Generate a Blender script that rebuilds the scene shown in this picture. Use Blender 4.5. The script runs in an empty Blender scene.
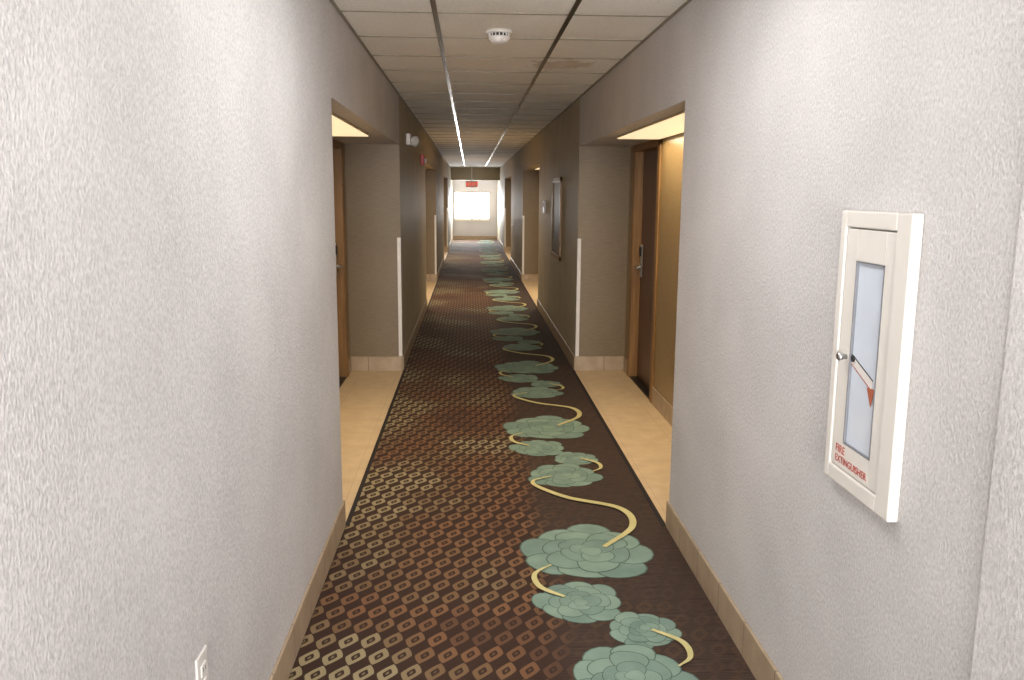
import bpy, bmesh, math, random
from mathutils import Vector, Matrix
random.seed(4)
scene=bpy.context.scene
scene.view_settings.view_transform='Standard'
scene.view_settings.look='None'
scene.view_settings.exposure=0.2

XL,XR=-0.617,0.963        # corridor wall faces
AL,AR=-1.09,1.42          # alcove side wall faces
HC=2.44; HS=2.02          # ceiling / soffit heights
Y0,YE=-4.0,30.2
ALCS={-1:[(3.95,7.65),(12.0,15.7),(20.2,23.9)],1:[(3.89,7.63),(12.0,15.7),(20.2,23.9)]}

def srgb(r,g,b):
    def c(v):
        v/=255.0
        return v/12.92 if v<=0.04045 else ((v+0.055)/1.055)**2.4
    return (c(r),c(g),c(b),1.0)

# ------------------------------------------------------------ node helpers
class NT:
    def __init__(s,name):
        s.m=bpy.data.materials.new(name); s.m.use_nodes=True
        s.t=s.m.node_tree; s.t.nodes.clear()
        s.out=s.n('ShaderNodeOutputMaterial')
        s.b=s.n('ShaderNodeBsdfPrincipled')
        s.t.links.new(s.b.outputs[0],s.out.inputs[0])
    def n(s,t): return s.t.nodes.new(t)
    def put(s,sock,v):
        if hasattr(v,'is_linked') or isinstance(v,bpy.types.NodeSocket): s.t.links.new(v,sock)
        else: sock.default_value=v
    def math(s,op,a,b=None,c=None,clamp=False):
        n=s.n('ShaderNodeMath'); n.operation=op; n.use_clamp=clamp
        s.put(n.inputs[0],a)
        if b is not None: s.put(n.inputs[1],b)
        if c is not None: s.put(n.inputs[2],c)
        return n.outputs[0]
    def coord(s,scale=(1,1,1)):
        tc=s.n('ShaderNodeTexCoord'); mp=s.n('ShaderNodeMapping')
        mp.inputs['Scale'].default_value=scale
        s.t.links.new(tc.outputs['Object'],mp.inputs[0]); return mp.outputs[0]
    def noise(s,vec,scale=1,detail=3,rough=0.5):
        n=s.n('ShaderNodeTexNoise'); s.t.links.new(vec,n.inputs['Vector'])
        n.inputs['Scale'].default_value=scale; n.inputs['Detail'].default_value=detail
        n.inputs['Roughness'].default_value=rough; return n.outputs['Fac']
    def ramp(s,fac,stops,const=False):
        n=s.n('ShaderNodeValToRGB'); s.put(n.inputs[0],fac)
        e=n.color_ramp.elements
        if const: n.color_ramp.interpolation='CONSTANT'
        while len(e)<len(stops): e.new(0.5)
        for i,(p,c) in enumerate(stops): e[i].position=p; e[i].color=c
        return n.outputs[0]
    def mix(s,f,a,b,typ='MIX'):
        n=s.n('ShaderNodeMix'); n.data_type='RGBA'; n.blend_type=typ
        s.put(n.inputs[0],f); s.put(n.inputs[6],a); s.put(n.inputs[7],b); return n.outputs[2]
    def bump(s,h,strength=0.3,dist=0.002):
        n=s.n('ShaderNodeBump'); n.inputs['Strength'].default_value=strength
        n.inputs['Distance'].default_value=dist; s.put(n.inputs['Height'],h)
        s.t.links.new(n.outputs[0],s.b.inputs['Normal'])
    def base(s,c): s.put(s.b.inputs['Base Color'],c)
    def rough(s,r): s.put(s.b.inputs['Roughness'],r)

def plain(name,col,rough=0.5,metal=0.0,var=0.06,emit=None,es=0.0,spec=None):
    t=NT(name)
    v=t.coord((1,1,1)); n=t.noise(v,14,3)
    c2=tuple(max(0,x*(1-var*2)) for x in col[:3])+(1,)
    c1=tuple(min(1,x*(1+var)) for x in col[:3])+(1,)
    t.base(t.mix(n,c2,c1)); t.rough(rough); t.b.inputs['Metallic'].default_value=metal
    if spec is not None: t.b.inputs['Specular IOR Level'].default_value=spec
    if emit: t.b.inputs['Emission Color'].default_value=emit; t.b.inputs['Emission Strength'].default_value=es
    return t.m

def vinyl(name,c1,c2,sc=(150,150,90),rough=0.6,bs=0.9,dist=0.005):
    t=NT(name)
    n=t.noise(t.coord(sc),1,4,0.6); big=t.noise(t.coord((2.2,2.2,2.2)),1,2)
    f=t.math('ADD',t.math('MULTIPLY',n,0.8),t.math('MULTIPLY',big,0.25))
    t.base(t.ramp(f,[(0.36,c1),(0.66,c2)])); t.rough(rough)
    t.bump(n,bs,dist); return t.m

M_wall=vinyl('pale_stipple_vinyl',srgb(178,175,176),srgb(216,213,213),sc=(160,160,105),bs=0.85,dist=0.0045)
M_wall_dim=vinyl('wall_vinyl_dim',srgb(154,143,122),srgb(188,176,152))  # near wall vinyl again, with the dimmer, warmer far light in its colour
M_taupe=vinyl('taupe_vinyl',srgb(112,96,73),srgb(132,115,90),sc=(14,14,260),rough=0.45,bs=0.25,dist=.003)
M_gold=vinyl('sheen_vinyl',srgb(134,110,72),srgb(156,132,90),sc=(10,10,300),rough=0.33,bs=0.25,dist=.003)
M_plaster=plain('painted_plaster',srgb(186,172,146),0.7)
M_white=plain('white_enamel',srgb(222,218,214),0.35,var=0.02)
M_cabin=plain('cabinet_paint',srgb(220,216,210),0.4,var=0.03)
M_maple=NT('maple_wood')
_n=M_maple.noise(M_maple.coord((40,40,2.5)),1,4); M_maple.base(M_maple.ramp(_n,[(0.3,srgb(122,88,49)),(0.7,srgb(154,116,69))])); M_maple.rough(0.4); M_maple=M_maple.m
M_doorw=NT('dark_door_wood')
_n=M_doorw.noise(M_doorw.coord((30,30,2)),1,4); M_doorw.base(M_doorw.ramp(_n,[(0.3,srgb(62,36,20)),(0.7,srgb(96,58,34))])); M_doorw.rough(0.35); M_doorw=M_doorw.m
M_steel=plain('brushed_steel',srgb(200,200,200),0.28,1.0)
M_black=plain('black_plastic',srgb(22,22,22),0.4)
M_red=plain('red_print',srgb(176,70,58),0.6)
M_orange=plain('orange_print',srgb(176,96,70),0.6)
M_redl=plain('alarm_red',srgb(190,30,24),0.4)
M_glasspanel=plain('pale_acrylic',srgb(206,215,228),0.12,var=0.03)
M_lens=plain('light_diffuser',srgb(255,240,205),0.5,emit=(1.0,0.82,0.52,1),es=0.75)
M_fillpan=plain('fill_panel_diffuser',srgb(250,250,250),0.5,emit=(0.98,0.97,0.95,1),es=3)  # glowing lens of the added fill panels
M_dark=plain('dark_picture',srgb(52,46,36),0.5,var=0.3)
M_bind=plain('carpet_binding',srgb(30,22,20),0.9)

# tile for baseboards
def tile(name,c1,c2,grout,per,rough,two=False):
    t=NT(name); v=t.coord()
    sp=t.n('ShaderNodeSeparateXYZ'); t.t.links.new(v,sp.inputs[0])
    def line(x,w):
        fr=t.math('FRACT',t.math('DIVIDE',x,per)); return t.math('LESS_THAN',fr,w/per)
    if two: g=t.math('MAXIMUM',line(sp.outputs[0],0.004),line(sp.outputs[1],0.004))
    else: g=line(t.math('ADD',sp.outputs[0],sp.outputs[1]),0.006)
    n=t.noise(v,9,5,0.6)
    c=t.ramp(n,[(0.3,c1),(0.7,c2)])
    t.base(t.mix(g,c,grout)); t.rough(rough); t.bump(t.math('SUBTRACT',1.0,g),0.4,0.001); return t.m
M_base=tile('baseboard_tile',srgb(158,138,114),srgb(182,163,138),srgb(120,105,88),0.305,0.4)
M_floor=tile('beige_floor_tile',srgb(206,180,142),srgb(222,198,160),srgb(196,168,130),0.33,0.38,True)

# ceiling tile
t=NT('ceiling_tile'); v=t.coord()
fine=t.noise(v,110,4,0.7); big=t.noise(v,1.3,3)
f=t.math('ADD',t.math('MULTIPLY',fine,0.75),t.math('MULTIPLY',big,0.3))
col=t.ramp(f,[(0.38,srgb(226,222,214)),(0.62,srgb(248,246,241))])
vd=t.n('ShaderNodeVectorMath'); vd.operation='DISTANCE'
t.t.links.new(v,vd.inputs[0]); vd.inputs[1].default_value=(0.58,5.8,HC)
dd=t.math('ADD',vd.outputs['Value'],t.math('MULTIPLY',t.math('SUBTRACT',t.noise(v,7,5,0.7),0.5),0.7))
st=t.ramp(dd,[(0.0,(0.35,0.35,0.35,1)),(0.15,(0.6,0.6,0.6,1)),(0.20,(0,0,0,1))])
col=t.mix(st,col,srgb(168,142,104))
t.base(col); t.rough(0.75); t.bump(fine,0.6,0.003); M_ceil=t.m
M_tbar=plain('tbar_metal',srgb(108,100,78),0.22,0.9)

# carpet
t=NT('patterned_carpet'); v=t.coord()
sp=t.n('ShaderNodeSeparateXYZ'); t.t.links.new(v,sp.inputs[0]); X,Y=sp.outputs[0],sp.outputs[1]
sx,sy=0.080,0.108
ry=t.math('DIVIDE',Y,sy); row=t.math('FLOOR',ry)
odd=t.math('MULTIPLY',t.math('MODULO',t.math('ADD',row,200.0),2.0),0.5)
cx=t.math('ADD',t.math('DIVIDE',X,sx),odd); col_i=t.math('FLOOR',cx)
vv=t.math('SUBTRACT',t.math('FRACT',ry),0.5)
uu=t.math('SUBTRACT',t.math('SUBTRACT',t.math('FRACT',cx),0.5),t.math('MULTIPLY',vv,0.42))
au=t.math('ABSOLUTE',uu)
def leaf(w,l):
    q=t.math('POWER',t.math('ABSOLUTE',t.math('DIVIDE',vv,l)),1.3)
    return t.math('LESS_THAN',t.math('ADD',t.math('POWER',t.math('DIVIDE',au,w),1.15),q),1.0)
outer=leaf(0.43,0.50); inner=leaf(0.19,0.24); core=leaf(0.07,0.10)
mask=t.math('MULTIPLY',outer,t.math('SUBTRACT',1.0,t.math('SUBTRACT',inner,t.math('MULTIPLY',core,0.5))))
# zone colouring per cell
cv=t.n('ShaderNodeCombineXYZ'); t.put(cv.inputs[0],t.math('MULTIPLY',col_i,0.13)); t.put(cv.inputs[1],t.math('MULTIPLY',row,0.16))
zn=t.noise(cv.outputs[0],1.0,2)
wave=t.math('MULTIPLY',t.math('SINE',t.math('ADD',t.math('MULTIPLY',row,0.42),t.math('MULTIPLY',col_i,0.35))),0.08)
z=t.math('ADD',t.math('ADD',zn,wave),t.math('MULTIPLY',t.math('ADD',X,0.1),-0.25))
leafc=t.ramp(z,[(0.28,srgb(96,67,49)),(0.42,srgb(130,93,64)),(0.53,srgb(122,95,67)),(0.68,srgb(158,143,109))])
fib=t.noise(t.coord((500,500,500)),1,2)
ground=t.mix(fib,srgb(43,28,21),srgb(72,49,38))
pat=t.mix(mask,ground,leafc)
ln=t.noise(t.coord((6,320,1)),1,3,0.7)
band=t.ramp(ln,[(0.35,srgb(46,35,30)),(0.65,srgb(84,67,57))])
band=t.mix(t.math('MULTIPLY',mask,0.16),band,leafc)
side_=t.math('DIVIDE',t.math('SUBTRACT',X,0.26),0.12,None,True)
c=t.mix(side_,pat,band)
c=t.mix(0.35,c,t.mix(fib,(0.3,0.3,0.3,1),(1,1,1,1)),'MULTIPLY')
t.base(c); t.rough(0.85); t.b.inputs['Specular IOR Level'].default_value=0.25
t.bump(fib,0.5,0.003); M_carpet=t.m

def carpetcol(name,c1,c2):
    t=NT(name); n=t.noise(t.coord((420,420,1)),1,2); b=t.noise(t.coord((9,9,1)),1,3)
    f=t.math('ADD',t.math('MULTIPLY',n,0.6),t.math('MULTIPLY',b,0.4))
    t.base(t.ramp(f,[(0.35,c1),(0.65,c2)])); t.rough(0.9); t.b.inputs['Specular IOR Level'].default_value=0.2
    t.bump(n,0.4,0.002); return t.m
M_pet=[carpetcol('petal_teal',srgb(110,134,122),srgb(138,160,146)),
       carpetcol('petal_sage',srgb(116,140,126),srgb(144,166,150)),
       carpetcol('petal_deep',srgb(104,128,118),srgb(132,154,142))]
M_petline=carpetcol('petal_outline',srgb(74,92,84),srgb(94,112,102))
M_tend=carpetcol('tendril_cream',srgb(188,178,122),srgb(214,204,148))

# ------------------------------------------------------------ mesh helpers
def obj(name,me,mats,parent=None,smooth=False):
    o=bpy.data.objects.new(name,me); scene.collection.objects.link(o)
    for m in mats: me.materials.append(m)
    if parent: o.parent=parent
    if smooth:
        for p in me.polygons: p.use_smooth=True
    return o
def empty(name):
    o=bpy.data.objects.new(name,None); scene.collection.objects.link(o); o.empty_display_size=0.1; return o
def addbox(bm,x0,x1,y0,y1,z0,z1,mi=0,ymi=None):
    if x0>x1:x0,x1=x1,x0
    if y0>y1:y0,y1=y1,y0
    vs=[bm.verts.new(p) for p in [(x0,y0,z0),(x1,y0,z0),(x1,y1,z0),(x0,y1,z0),(x0,y0,z1),(x1,y0,z1),(x1,y1,z1),(x0,y1,z1)]]
    for idx,kind in [((0,3,2,1),'z'),((4,5,6,7),'z'),((0,1,5,4),'y'),((2,3,7,6),'y'),((1,2,6,5),'x'),((3,0,4,7),'x')]:
        f=bm.faces.new([vs[i] for i in idx]); f.material_index=(ymi if (kind=='y' and ymi is not None) else mi)
def boxes(name,lst,mats,parent=None,bevel=0.0,segs=2):
    bm=bmesh.new()
    for b in lst: addbox(bm,*b)
    me=bpy.data.meshes.new(name); bm.to_mesh(me); bm.free()
    o=obj(name,me,mats,parent)
    if bevel:
        md=o.modifiers.new('bevel','BEVEL'); md.width=bevel; md.segments=segs; md.limit_method='ANGLE'
    return o
def lathe(name,prof,mats,axis,loc,parent=None,seg=32):
    bm=bmesh.new(); rings=[]
    for r,h in prof:
        rings.append([bm.verts.new((r*math.cos(2*math.pi*i/seg),r*math.sin(2*math.pi*i/seg),h)) for i in range(seg)])
    for a,b in zip(rings,rings[1:]):
        for i in range(seg): bm.faces.new([a[i],a[(i+1)%seg],b[(i+1)%seg],b[i]])
    bm.faces.new(rings[0][::-1]); bm.faces.new(rings[-1])
    me=bpy.data.meshes.new(name); 
    q=Vector((0,0,1)).rotation_difference(Vector(axis))
    bmesh.ops.transform(bm,matrix=Matrix.Translation(loc)@q.to_matrix().to_4x4(),verts=bm.verts)
    bmesh.ops.recalc_face_normals(bm,faces=bm.faces)
    bm.to_mesh(me); bm.free()
    o=obj(name,me,mats,parent)
    for p in me.polygons: p.use_smooth=len(p.vertices)==4
    return o

# ------------------------------------------------------------ shell
boxes('floor',[(-1.5,1.8,Y0-0.2,YE+0.2,-0.1,0.0)],[M_floor])
# ceiling + tbars
ceil=boxes('ceiling',[(XL-0.02,XR+0.02,Y0,YE,HC,HC+0.1)],[M_ceil])
bars=[]
for x in (-0.163,0.477): bars.append((x-0.012,x+0.012,Y0,28.0,HC-0.006,HC+0.002))
y=4.21-0.648*12
while y<28:
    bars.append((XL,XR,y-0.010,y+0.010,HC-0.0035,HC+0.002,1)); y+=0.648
bars+= [(XL,XL+0.014,Y0,28,HC-0.006,HC+0.002,1),(XR-0.014,XR,Y0,28,HC-0.006,HC+0.002,1)]
M_cross=plain('crossbar_paint',srgb(140,132,116),0.5)  # plain paint of the cross bars and wall strips
boxes('trim_1',bars,[M_tbar,M_cross])

def side(sgn,name):
    xf=XR if sgn>0 else XL; xa=AR if sgn>0 else AL; xo=xa+sgn*0.22
    ALC=ALCS[sgn]
    L=[]; edges=[Y0]+[v for a in ALC for v in a]+[YE]
    for i in range(0,len(edges),2):
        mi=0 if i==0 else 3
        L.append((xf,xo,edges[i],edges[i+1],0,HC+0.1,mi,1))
    for a,b in ALC:
        d0=b-1.18; d1=b-0.26
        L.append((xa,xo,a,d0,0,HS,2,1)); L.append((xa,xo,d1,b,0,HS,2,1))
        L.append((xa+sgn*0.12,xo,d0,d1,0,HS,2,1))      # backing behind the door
        # bulkhead over alcove
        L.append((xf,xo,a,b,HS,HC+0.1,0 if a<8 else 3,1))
    return boxes(name,L,[M_wall,M_taupe,M_gold,M_wall_dim])
side(-1,'wall_left'); side(1,'wall_right')
# rear wall with an added, unseen window that fills the hall with light
RX0,RX1,RZ0,RZ1=-0.45,0.80,0.45,1.75
boxes('wall_rear',[(-1.4,RX0,Y0-0.1,Y0,0,HC+0.1),(RX1,1.7,Y0-0.1,Y0,0,HC+.1),(RX0,RX1,Y0-.1,Y0,0,RZ0),(RX0,RX1,Y0-.1,Y0,RZ1,HC+.1)],[M_wall])
# end wall with window opening
WX0,WX1,WZ0,WZ1=-0.57,0.71,0.69,1.68
M_endw=vinyl('end_paint',srgb(186,186,194),srgb(202,202,210))
boxes('wall_end',[(XL,WX0,YE,YE+0.15,0,HC+.1),(WX1,XR,YE,YE+0.15,0,HC+.1),(WX0,WX1,YE,YE+0.15,0,WZ0),(WX0,WX1,YE,YE+0.15,WZ1,HC+.1)],[M_endw])
boxes('wall_bulkhead',[(XL,XR,28.0,28.25,2.03,HC)],[M_wall_dim])
win=empty('window_1')
fr=[(WX0,WX0+.04,YE+.03,YE+.09,WZ0,WZ1),(WX1-.04,WX1,YE+.03,YE+.09,WZ0,WZ1),(WX0,WX1,YE+.03,YE+.09,WZ0,WZ0+.04),(WX0,WX1,YE+.03,YE+.09,WZ1-.04,WZ1),
 (0.05,0.09,YE+.03,YE+.09,WZ0,WZ1),(0.32,0.35,YE+.04,YE+.08,WZ0,WZ1),(WX0-.03,WX1+.03,YE-.04,YE+.03,WZ0-.03,WZ0)]
boxes('frame',fr,[M_white],win)
M_curt=plain('sheer_curtain',srgb(250,250,250),0.9,emit=(1.0,1.0,0.97,1),es=2.6)
boxes('sheer',[(WX0+.03,WX1-.03,YE+.06,YE+.065,WZ0+.03,WZ1-.03)],[M_curt],win)
win=empty('rear_fill_window')  # unseen window, added to carry the fill light
boxes('frame',[(RX0,RX0+.05,Y0-.09,Y0-.03,RZ0,RZ1),(RX1-.05,RX1,Y0-.09,Y0-.03,RZ0,RZ1),(RX0,RX1,Y0-.09,Y0-.03,RZ0,RZ0+.05),(RX0,RX1,Y0-.09,Y0-.03,RZ1-.05,RZ1),(.155,.195,Y0-.09,Y0-.03,RZ0,RZ1)],[M_white],win)
boxes('sheer',[(RX0+.04,RX1-.04,Y0-.065,Y0-.06,RZ0+.04,RZ1-.04)],[M_curt],win)

# baseboards
def bboard(sgn,name):
    xf=XR if sgn>0 else XL; xa=AR if sgn>0 else AL; L=[]; ALC=ALCS[sgn]
    edges=[Y0]+[v for a in ALC for v in a]+[YE]; h=0.135; th=0.011
    for i in range(0,len(edges),2):
        y0=edges[i]-(th if i else 0); y1=edges[i+1]+(th if i<len(edges)-2 else 0)
        L.append((xf-sgn*th,xf,y0,y1,0,h))
        if i: L.append((xf-sgn*0,xa,edges[i]-th,edges[i],0,h))
        if i<len(edges)-2: L.append((xf,xa,edges[i+1],edges[i+1]+th,0,h))
    for a,b in ALC:
        d0=b-1.18-0.07; d1=b-0.26+0.07
        L.append((xa-sgn*th,xa,a+th,d0,0,h)); L.append((xa-sgn*th,xa,d1,b-th,0,h))
    boxes(name,L,[M_base],None,0.003,1)
bboard(-1,'baseboard_left'); bboard(1,'baseboard_right')
boxes('baseboard_end',[(XL+.011,XR-.011,YE-.011,YE,0,.135)],[M_base])

# corner guards
n=2
for sgn in (-1,1):
    xf=XR if sgn>0 else XL
    for a,b in ALCS[sgn]:
        L=[(xf-sgn*0.004,xf+sgn*0.032,b-0.004,b,0.136,1.21),(xf-sgn*0.004,xf,b-0.004,b+0.03,0.136,1.21)]
        boxes('trim_%d'%n,L,[M_white]); n+=1
# pilaster casing near camera on right
boxes('trim_%d'%n,[(XR-0.010,XR,0.25,1.45,0.135,HC-0.006)],[M_wall],None,0.004); n+=1

# ------------------------------------------------------------ doors
def door(i,sgn,b):
    xa=AR if sgn>0 else AL; d0=b-1.18; d1=b-0.26
    e=empty('door_%d'%i); top=1.965
    def X(d): return xa+sgn*d
    boxes('casing',[(X(-.014),X(0.0),d0-.07,d0,0,top+.05),(X(-.014),X(0),d1,d1+.07,0,top+.05),(X(-.014),X(0),d0-.07,d1+.07,top,top+.052)],[M_maple],e,0.003)
    boxes('jamb',[(X(-.01),X(.115),d0,d0+.03,0,top+.03),(X(-.01),X(.115),d1-.03,d1,0,top+.03),(X(-.01),X(.115),d0,d1,top,top+.04)],[M_maple],e,0.002)
    boxes('slab',[(X(.06),X(.105),d0+.033,d1-.033,0.012,top-.003)],[M_doorw],e,0.003)
    boxes('threshold',[(X(-.005),X(.115),d0+.03,d1-.03,0,0.01)],[M_black],e)
    yh=d1-.10
    boxes('lock_plate',[(X(.048),X(.06),yh-.035,yh+.035,0.90,1.18)],[M_steel],e,0.006)
    boxes('card_reader',[(X(.035),X(.049),yh-.025,yh+.025,1.08,1.16)],[M_black],e,0.004)
    lathe('lever_rose',[(0.024,0),(0.024,.012),(0.011,.02),(0.011,.05)],[M_steel],(-sgn,0,0),(X(.048),yh,.985),e,24)
    boxes('lever',[(X(-.007),X(.008),yh-.125,yh+.014,.975,.997)],[M_steel],e,0.006)
    for hz in (0.25,1.0,1.75):
        boxes('hinge',[(X(.05),X(.065),d0+.028,d0+.036,hz,hz+.1)],[M_steel],e)
i=1
for k in range(3):
    for sgn in (-1,1): door(i,sgn,ALCS[sgn][k][1]); i+=1

# ------------------------------------------------------------ alcove light fixtures
def area(name,loc,rot,sx,sy,e,col,parent=None):
    l=bpy.data.lights.new(name,'AREA'); l.shape='RECTANGLE'; l.size=sx; l.size_y=sy; l.energy=e; l.color=col
    o=bpy.data.objects.new(name,l); o.location=loc; o.rotation_euler=rot; scene.collection.objects.link(o)
    if parent: o.parent=parent
    return o
for k in range(3):
    for sgn in (-1,1):
        a,b=ALCS[sgn][k]
        xi=(XR if sgn>0 else XL)+sgn*0.11; xo=(AR if sgn>0 else AL)-sgn*0.02
        e=empty('alcove_ceiling_light')
        boxes('frame',[(xi,xo,a+.25,b-1.25,HS-.010,HS)],[M_plaster],e)
        boxes('lens',[(xi+sgn*.01,xo-sgn*.01,a+.27,b-1.27,HS-.016,HS-.009)],[M_lens],e)
        area('tube_light',((xi+xo)/2,(a+b-1.0)/2,HS-.03),(0,0,0),0.3,2.1,[18,32,30][k],(1.0,0.83,0.60),e)

# added ceiling fill panels, unseen above and behind the camera
for yy,en in ((2.54,12),(-0.05,5)):
    e=empty('ceiling_fill_panel')
    boxes('frame',[(-0.145,0.46,yy-.62,yy+.62,HC-.012,HC-.004)],[M_white],e)
    boxes('lens',[(-0.12,0.435,yy-.59,yy+.59,HC-.018,HC-.011)],[M_fillpan],e)
    area('tube_light',(0.157,yy,HC-.03),(0,0,0),0.55,1.2,en,(1.0,0.98,0.96),e)

# fill flash added near the camera, tilted up to brighten the ceiling
l=bpy.data.lights.new('flash','SPOT'); l.energy=48; l.spot_size=math.radians(110); l.spot_blend=0.8; l.shadow_soft_size=0.06; l.color=(1.0,0.985,0.97)
o=bpy.data.objects.new('camera_fill_flash',l); o.location=(0.12,-0.3,1.45); o.rotation_euler=(math.radians(106),0,math.radians(-2.8)); scene.collection.objects.link(o)
# daylight at the end window, plus the added rear fill lamp
area('window_daylight',(0.07,YE-0.06,1.19),(math.radians(-90),0,0),1.15,0.85,115,(0.95,0.97,1.0))
area('rear_fill_light',(0.175,Y0+0.05,1.05),(math.radians(108),0,0),1.15,1.0,290,(1.0,0.98,0.96))

# ------------------------------------------------------------ carpet
carpet=empty('carpet')
CT=0.008
boxes('pile',[(XL+0.012,XR-0.012,Y0+.01,YE-.012,0.0005,CT)],[M_carpet],carpet)
L=[]
for sgn in (-1,1):
    for a,b in ALCS[sgn]:
        if sgn<0: L.append((XL+.008,XL+.030,a,b,0.0005,CT+.003))
        else: L.append((XR-.030,XR-.008,a,b,0.0005,CT+.003))
boxes('binding',L,[M_bind],carpet)
bm=bmesh.new()
def petal(cx,cy,ang,r0,r1,w,z,mi,s=1.0,rs=0):
    rm=(r0+r1)/2; hl=(r1-r0)/2*s; hw=w*s; pts=[]
    N=18
    for k in range(N):
        ph=2*math.pi*k/N
        rr=1+0.05*math.sin(3*ph+rs)
        lx=rm+hl*math.cos(ph)*rr; ly=hw*math.sin(ph)*rr*(1+0.22*math.cos(ph))
        pts.append((cx+lx*math.cos(ang)-ly*math.sin(ang),cy+lx*math.sin(ang)+ly*math.cos(ang),z))
    f=bm.faces.new([bm.verts.new(p) for p in pts]); f.material_index=mi
def flower(cx,cy,R,seed):
    z=CT+0.0004
    for ring,(n_,r0,r1,w) in enumerate([(8,0.25,1.0,0.38),(6,0.08,0.72,0.32),(4,-0.05,0.46,0.25),(2,-0.1,0.26,0.16)]):
        for j in range(n_):
            ang=2*math.pi*j/n_+seed*0.7+ring*0.4
            s_=1+0.08*math.sin(j*2.3+seed)
            rs=seed*7+j+ring*11
            petal(cx,cy,ang,r0*R,r1*R*s_,w*R,z,3,1.0,rs)
            petal(cx,cy,ang,r0*R,r1*R*s_,w*R,z+0.00012,(j+ring)%3,0.95-0.0015/R,rs)
            z+=0.00025
tb=bmesh.new()
def ribbon(pts,w):
    P=[Vector(p) for p in pts]; P=[2*P[0]-P[1]]+P+[2*P[-1]-P[-2]]; S=[]
    for i in range(1,len(P)-2):
        for k in range(10):
            t_=k/10; a,b,c,d=P[i-1],P[i],P[i+1],P[i+2]
            S.append(0.5*((2*b)+(c-a)*t_+(2*a-5*b+4*c-d)*t_*t_+(3*b-a-3*c+d)*t_**3))
    S.append(P[-2]); prev=None; m=len(S)
    for i,p in enumerate(S):
        d=(S[min(i+1,m-1)]-S[max(i-1,0)]).normalized(); nn=Vector((-d.y,d.x))
        ww=w*(0.35+0.65*math.sin(math.pi*min(1,0.12+i/m)))
        q=(tb.verts.new((p.x+nn.x*ww,p.y+nn.y*ww,CT+.0085)),tb.verts.new((p.x-nn.x*ww,p.y-nn.y*ww,CT+.0085)))
        if prev: tb.faces.new([prev[0],prev[1],q[1],q[0]])
        prev=q
PER=2.07
for k in range(-3,13):
    o_=k*PER
    for s_,(x,y,r) in enumerate([(0.43,3.13,.178),(0.525,3.61,.30),(0.535,4.66,.21),(0.64,4.97,.135)]):
        if y+o_<YE-.5 and y+o_>Y0+.4: flower(x,y+o_,r,s_+1)
    for pts,w in [([(.61,3.64),(.785,3.88),(.765,4.12),(.52,4.28),(.37,4.46),(.355,4.56),(.46,4.63)],.019),
                  ([(.375,3.16),(.285,3.25),(.272,3.37),(.35,3.46)],.013),
                  ([(.67,4.96),(.76,4.87),(.765,4.77),(.71,4.71)],.012)]:
        if 4.7+o_<YE-.5 and 3.1+o_>Y0+.4: ribbon([(x,y+o_) for x,y in pts],w)
me=bpy.data.meshes.new('flowers'); bmesh.ops.recalc_face_normals(bm,faces=bm.faces); bm.to_mesh(me); bm.free(); obj('flowers',me,M_pet+[M_petline],carpet)
me=bpy.data.meshes.new('tendrils'); bmesh.ops.recalc_face_normals(tb,faces=tb.faces); tb.to_mesh(me); tb.free(); obj('tendrils',me,[M_tend],carpet)

# ------------------------------------------------------------ fire extinguisher cabinet
cab=empty('fire_extinguisher_cabinet')
cy0,cy1,cz0,cz1=1.775,2.125,0.875,1.565; fx=XR
dy0,dy1,dz0,dz1=1.839,2.095,0.915,1.525
boxes('frame',[(fx-.026,fx,cy0,dy0,cz0,cz1),(fx-.026,fx,dy1,cy1,cz0,cz1),(fx-.026,fx,dy0,dy1,cz0,dz0),(fx-.026,fx,dy0,dy1,dz1,cz1)],[M_cabin],cab,0.004)
gy0,gy1,gz0,gz1=1.887,2.030,0.985,1.445
dx0,dx1=fx-.022,fx-.004
boxes('door',[(dx0,dx1,dy0+.003,gy0,dz0+.003,dz1-.003),(dx0,dx1,gy1,dy1-.003,dz0+.003,dz1-.003),(dx0,dx1,gy0,gy1,dz0+.003,gz0),(dx0,dx1,gy0,gy1,gz1,dz1-.003)],[M_cabin],cab,0.002)
boxes('gasket',[(dx0-.001,dx1,gy0,gy0+.003,gz0,gz1),(dx0-.001,dx1,gy1-.003,gy1,gz0,gz1),(dx0-.001,dx1,gy0,gy1,gz0,gz0+.003),(dx0-.001,dx1,gy0,gy1,gz1-.003,gz1)],[plain('grey_gasket',srgb(120,122,128),.5)],cab)
boxes('window_pane',[(dx0+.006,dx0+.010,gy0+.003,gy1-.003,gz0+.003,gz1-.003)],[M_glasspanel],cab)
boxes('cabinet_back',[(fx-.003,fx+.0,dy0,dy1,dz0,dz1)],[M_cabin],cab)
# scored pull strip and arrow sticker
def poly(name,pts,x,mat,parent,th=0.001):
    bm=bmesh.new(); a=[bm.verts.new((x,p[0],p[1])) for p in pts]; b=[bm.verts.new((x+th,p[0],p[1])) for p in pts]
    bm.faces.new(a); bm.faces.new(b[::-1]); m=len(pts)
    for i in range(m): bm.faces.new([a[i],b[i],b[(i+1)%m],a[(i+1)%m]])
    bmesh.ops.recalc_face_normals(bm,faces=bm.faces)
    me=bpy.data.meshes.new(name); bm.to_mesh(me); bm.free(); return obj(name,me,[mat],parent)
px=dx0+.0045; S=-.019
poly('pull_strip',[(2.046+S,1.212),(2.046+S,1.192),(1.93+S,1.148),(1.93+S,1.170)],px,M_white,cab)
poly('pull_strip_edge',[(2.046+S,1.192),(2.046+S,1.189),(1.93+S,1.145),(1.93+S,1.148)],px,M_red,cab)
poly('pull_strip_top',[(2.046+S,1.215),(2.046+S,1.212),(1.93+S,1.170),(1.93+S,1.173)],px,M_black,cab)
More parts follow.
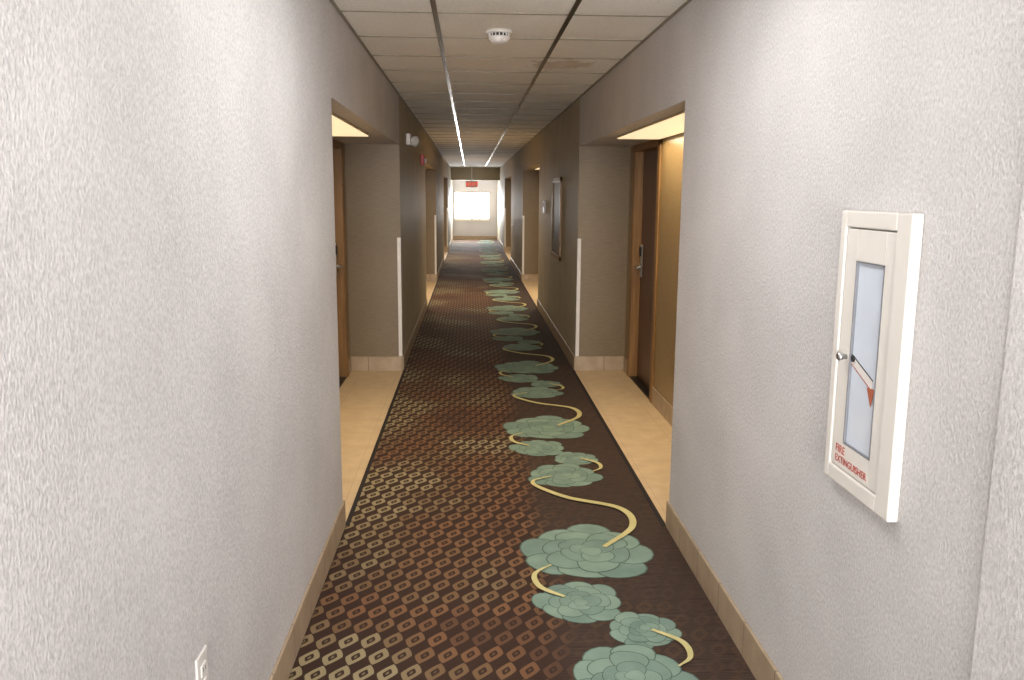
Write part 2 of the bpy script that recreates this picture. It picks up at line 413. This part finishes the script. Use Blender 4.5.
poly('arrow_sticker',[(1.955+S,1.150),(1.915+S,1.154),(1.932+S,1.108)],px-.0006,M_orange,cab)
lathe('knob',[(0.006,0),(0.006,.010),(0.010,.012),(0.011,.020),(0.007,.024)],[M_steel],(-1,0,0),(dx0,2.066+S,1.205),cab,24)
lathe('lock_button',[(0.008,0),(0.008,.004)],[M_black],(-1,0,0),(dx0+.005,2.036+S,1.205),cab,20)
def text(body,size,loc,mat,parent,name,rot):
    c=bpy.data.curves.new(name,'FONT'); c.body=body; c.size=size; c.extrude=0.0004; c.align_x='LEFT'
    o=bpy.data.objects.new(name,c); c.materials.append(mat); o.location=loc; o.rotation_euler=rot; scene.collection.objects.link(o)
    o.parent=parent; return o
# text on a surface whose outward normal is -X, reading direction -Y
R=(math.radians(90),0,math.radians(-90))
text('FIRE',0.029,(dx0-.0006,2.070,0.956),M_red,cab,'lettering_fire',R)
text('EXTINGUISHER',0.0255,(dx0-.0006,2.070,0.931),M_red,cab,'lettering_extinguisher',R)

# outlet
e=empty('wall_outlet'); oy,oz=1.82,0.505
boxes('plate',[(XL,XL+.006,oy-.037,oy+.037,oz-.06,oz+.06)],[M_white],e,0.003)
for dz in (-.02,.02):
    boxes('receptacle',[(XL+.005,XL+.009,oy-.016,oy+.016,oz+dz-.014,oz+dz+.014)],[M_white],e,0.003)
    boxes('slots',[(XL+.009,XL+.0095,oy-.008,oy-.006,oz+dz-.004,oz+dz+.006),(XL+.009,XL+.0095,oy+.006,oy+.008,oz+dz-.004,oz+dz+.006)],[M_black],e)

# smoke detector
e=empty('smoke_detector')
lathe('base',[(0.070,0),(0.070,.012),(0.064,.016)],[M_white],(0,0,-1),(0.153,4.65,HC),e)
lathe('sensing_gap',[(0.050,0),(0.050,.016)],[M_black],(0,0,-1),(0.153,4.65,HC-.016),e)
lathe('cap',[(0.056,0),(0.056,.012),(0.045,.028),(0.015,.036)],[M_white],(0,0,-1),(0.153,4.65,HC-.030),e)
boxes('vent_ribs',[(0.153+.051*math.cos(q)-.003,0.153+.051*math.cos(q)+.003,4.65+.051*math.sin(q)-.003,4.65+.051*math.sin(q)+.003,HC-.031,HC-.015) for q in [k*math.pi/8 for k in range(16)]],[M_white],e)

# fire alarm strobe and emergency lamp on left wall
e=empty('emergency_light'); sy_,sz_=8.55,2.12
boxes('housing',[(XL,XL+.045,sy_-.11,sy_+.11,sz_-.06,sz_+.05)],[M_white],e,0.008)
for dy in (-.07,.07):
    lathe('lamp_head',[(0.02,0),(0.045,.03),(0.048,.055),(0.03,.065)],[M_white],(0.6,-0.7,-0.25),(XL+.055,sy_+dy,sz_-.01),e,24)
e=empty('fire_alarm_strobe')
boxes('housing',[(XL,XL+.05,10.85,10.97,1.95,2.08)],[M_redl],e,0.006)
boxes('strobe_lens',[(XL+.05,XL+.075,10.88,10.94,1.97,2.03)],[M_white],e,0.006)

# framed picture and small fixtures on right wall
e=empty('picture_frame')
boxes('frame',[(XR-.02,XR,9.0,9.05,.9,1.78),(XR-.02,XR,9.85,9.9,.9,1.78),(XR-.02,XR,9.0,9.9,.9,.95),(XR-.02,XR,9.0,9.9,1.73,1.78)],[M_maple],e,.004)
boxes('art_panel',[(XR-.012,XR,9.04,9.86,.94,1.74)],[M_dark],e)
e=empty('thermostat')
boxes('housing',[(XR-.03,XR,10.9,11.0,1.36,1.52)],[M_white],e,.006)
boxes('display',[(XR-.032,XR-.029,10.92,10.98,1.44,1.49)],[M_black],e)

# exit sign
e=empty('exit_sign'); ex,ey=0.055,27.6
M_ex=plain('exit_red_glow',srgb(215,30,22),.5,emit=(1,.06,.03,1),es=1.2)
boxes('housing',[(ex-.19,ex+.19,ey,ey+.05,1.80,2.00)],[M_white],e,.005)
boxes('stem',[(ex-.02,ex+.02,ey+.01,ey+.04,2.0,HC)],[M_white],e)
text('EXIT',0.19,(ex-.175,ey-.002,1.835),M_ex,e,'lettering_exit',(math.radians(90),0,0))

# world
w=bpy.data.worlds.new('world'); scene.world=w; w.use_nodes=True
w.node_tree.nodes['Background'].inputs[0].default_value=(0.8,0.88,1,1); w.node_tree.nodes['Background'].inputs[1].default_value=0.6

# camera
cam=bpy.data.cameras.new('cam'); f=850.0
cam.sensor_width=36; cam.lens=f*36/1024; cam.clip_start=0.05
co=bpy.data.objects.new('camera',cam); scene.collection.objects.link(co)
th=math.atan(146/f); ps=math.atan(43/f*math.cos(th))
co.location=(0,0,1.6)
co.rotation_euler=(Matrix.Rotation(-ps,3,'Z')@Matrix.Rotation(math.radians(90)-th,3,'X')@Matrix.Rotation(math.radians(0.4),3,'Z')).to_euler()
scene.camera=co
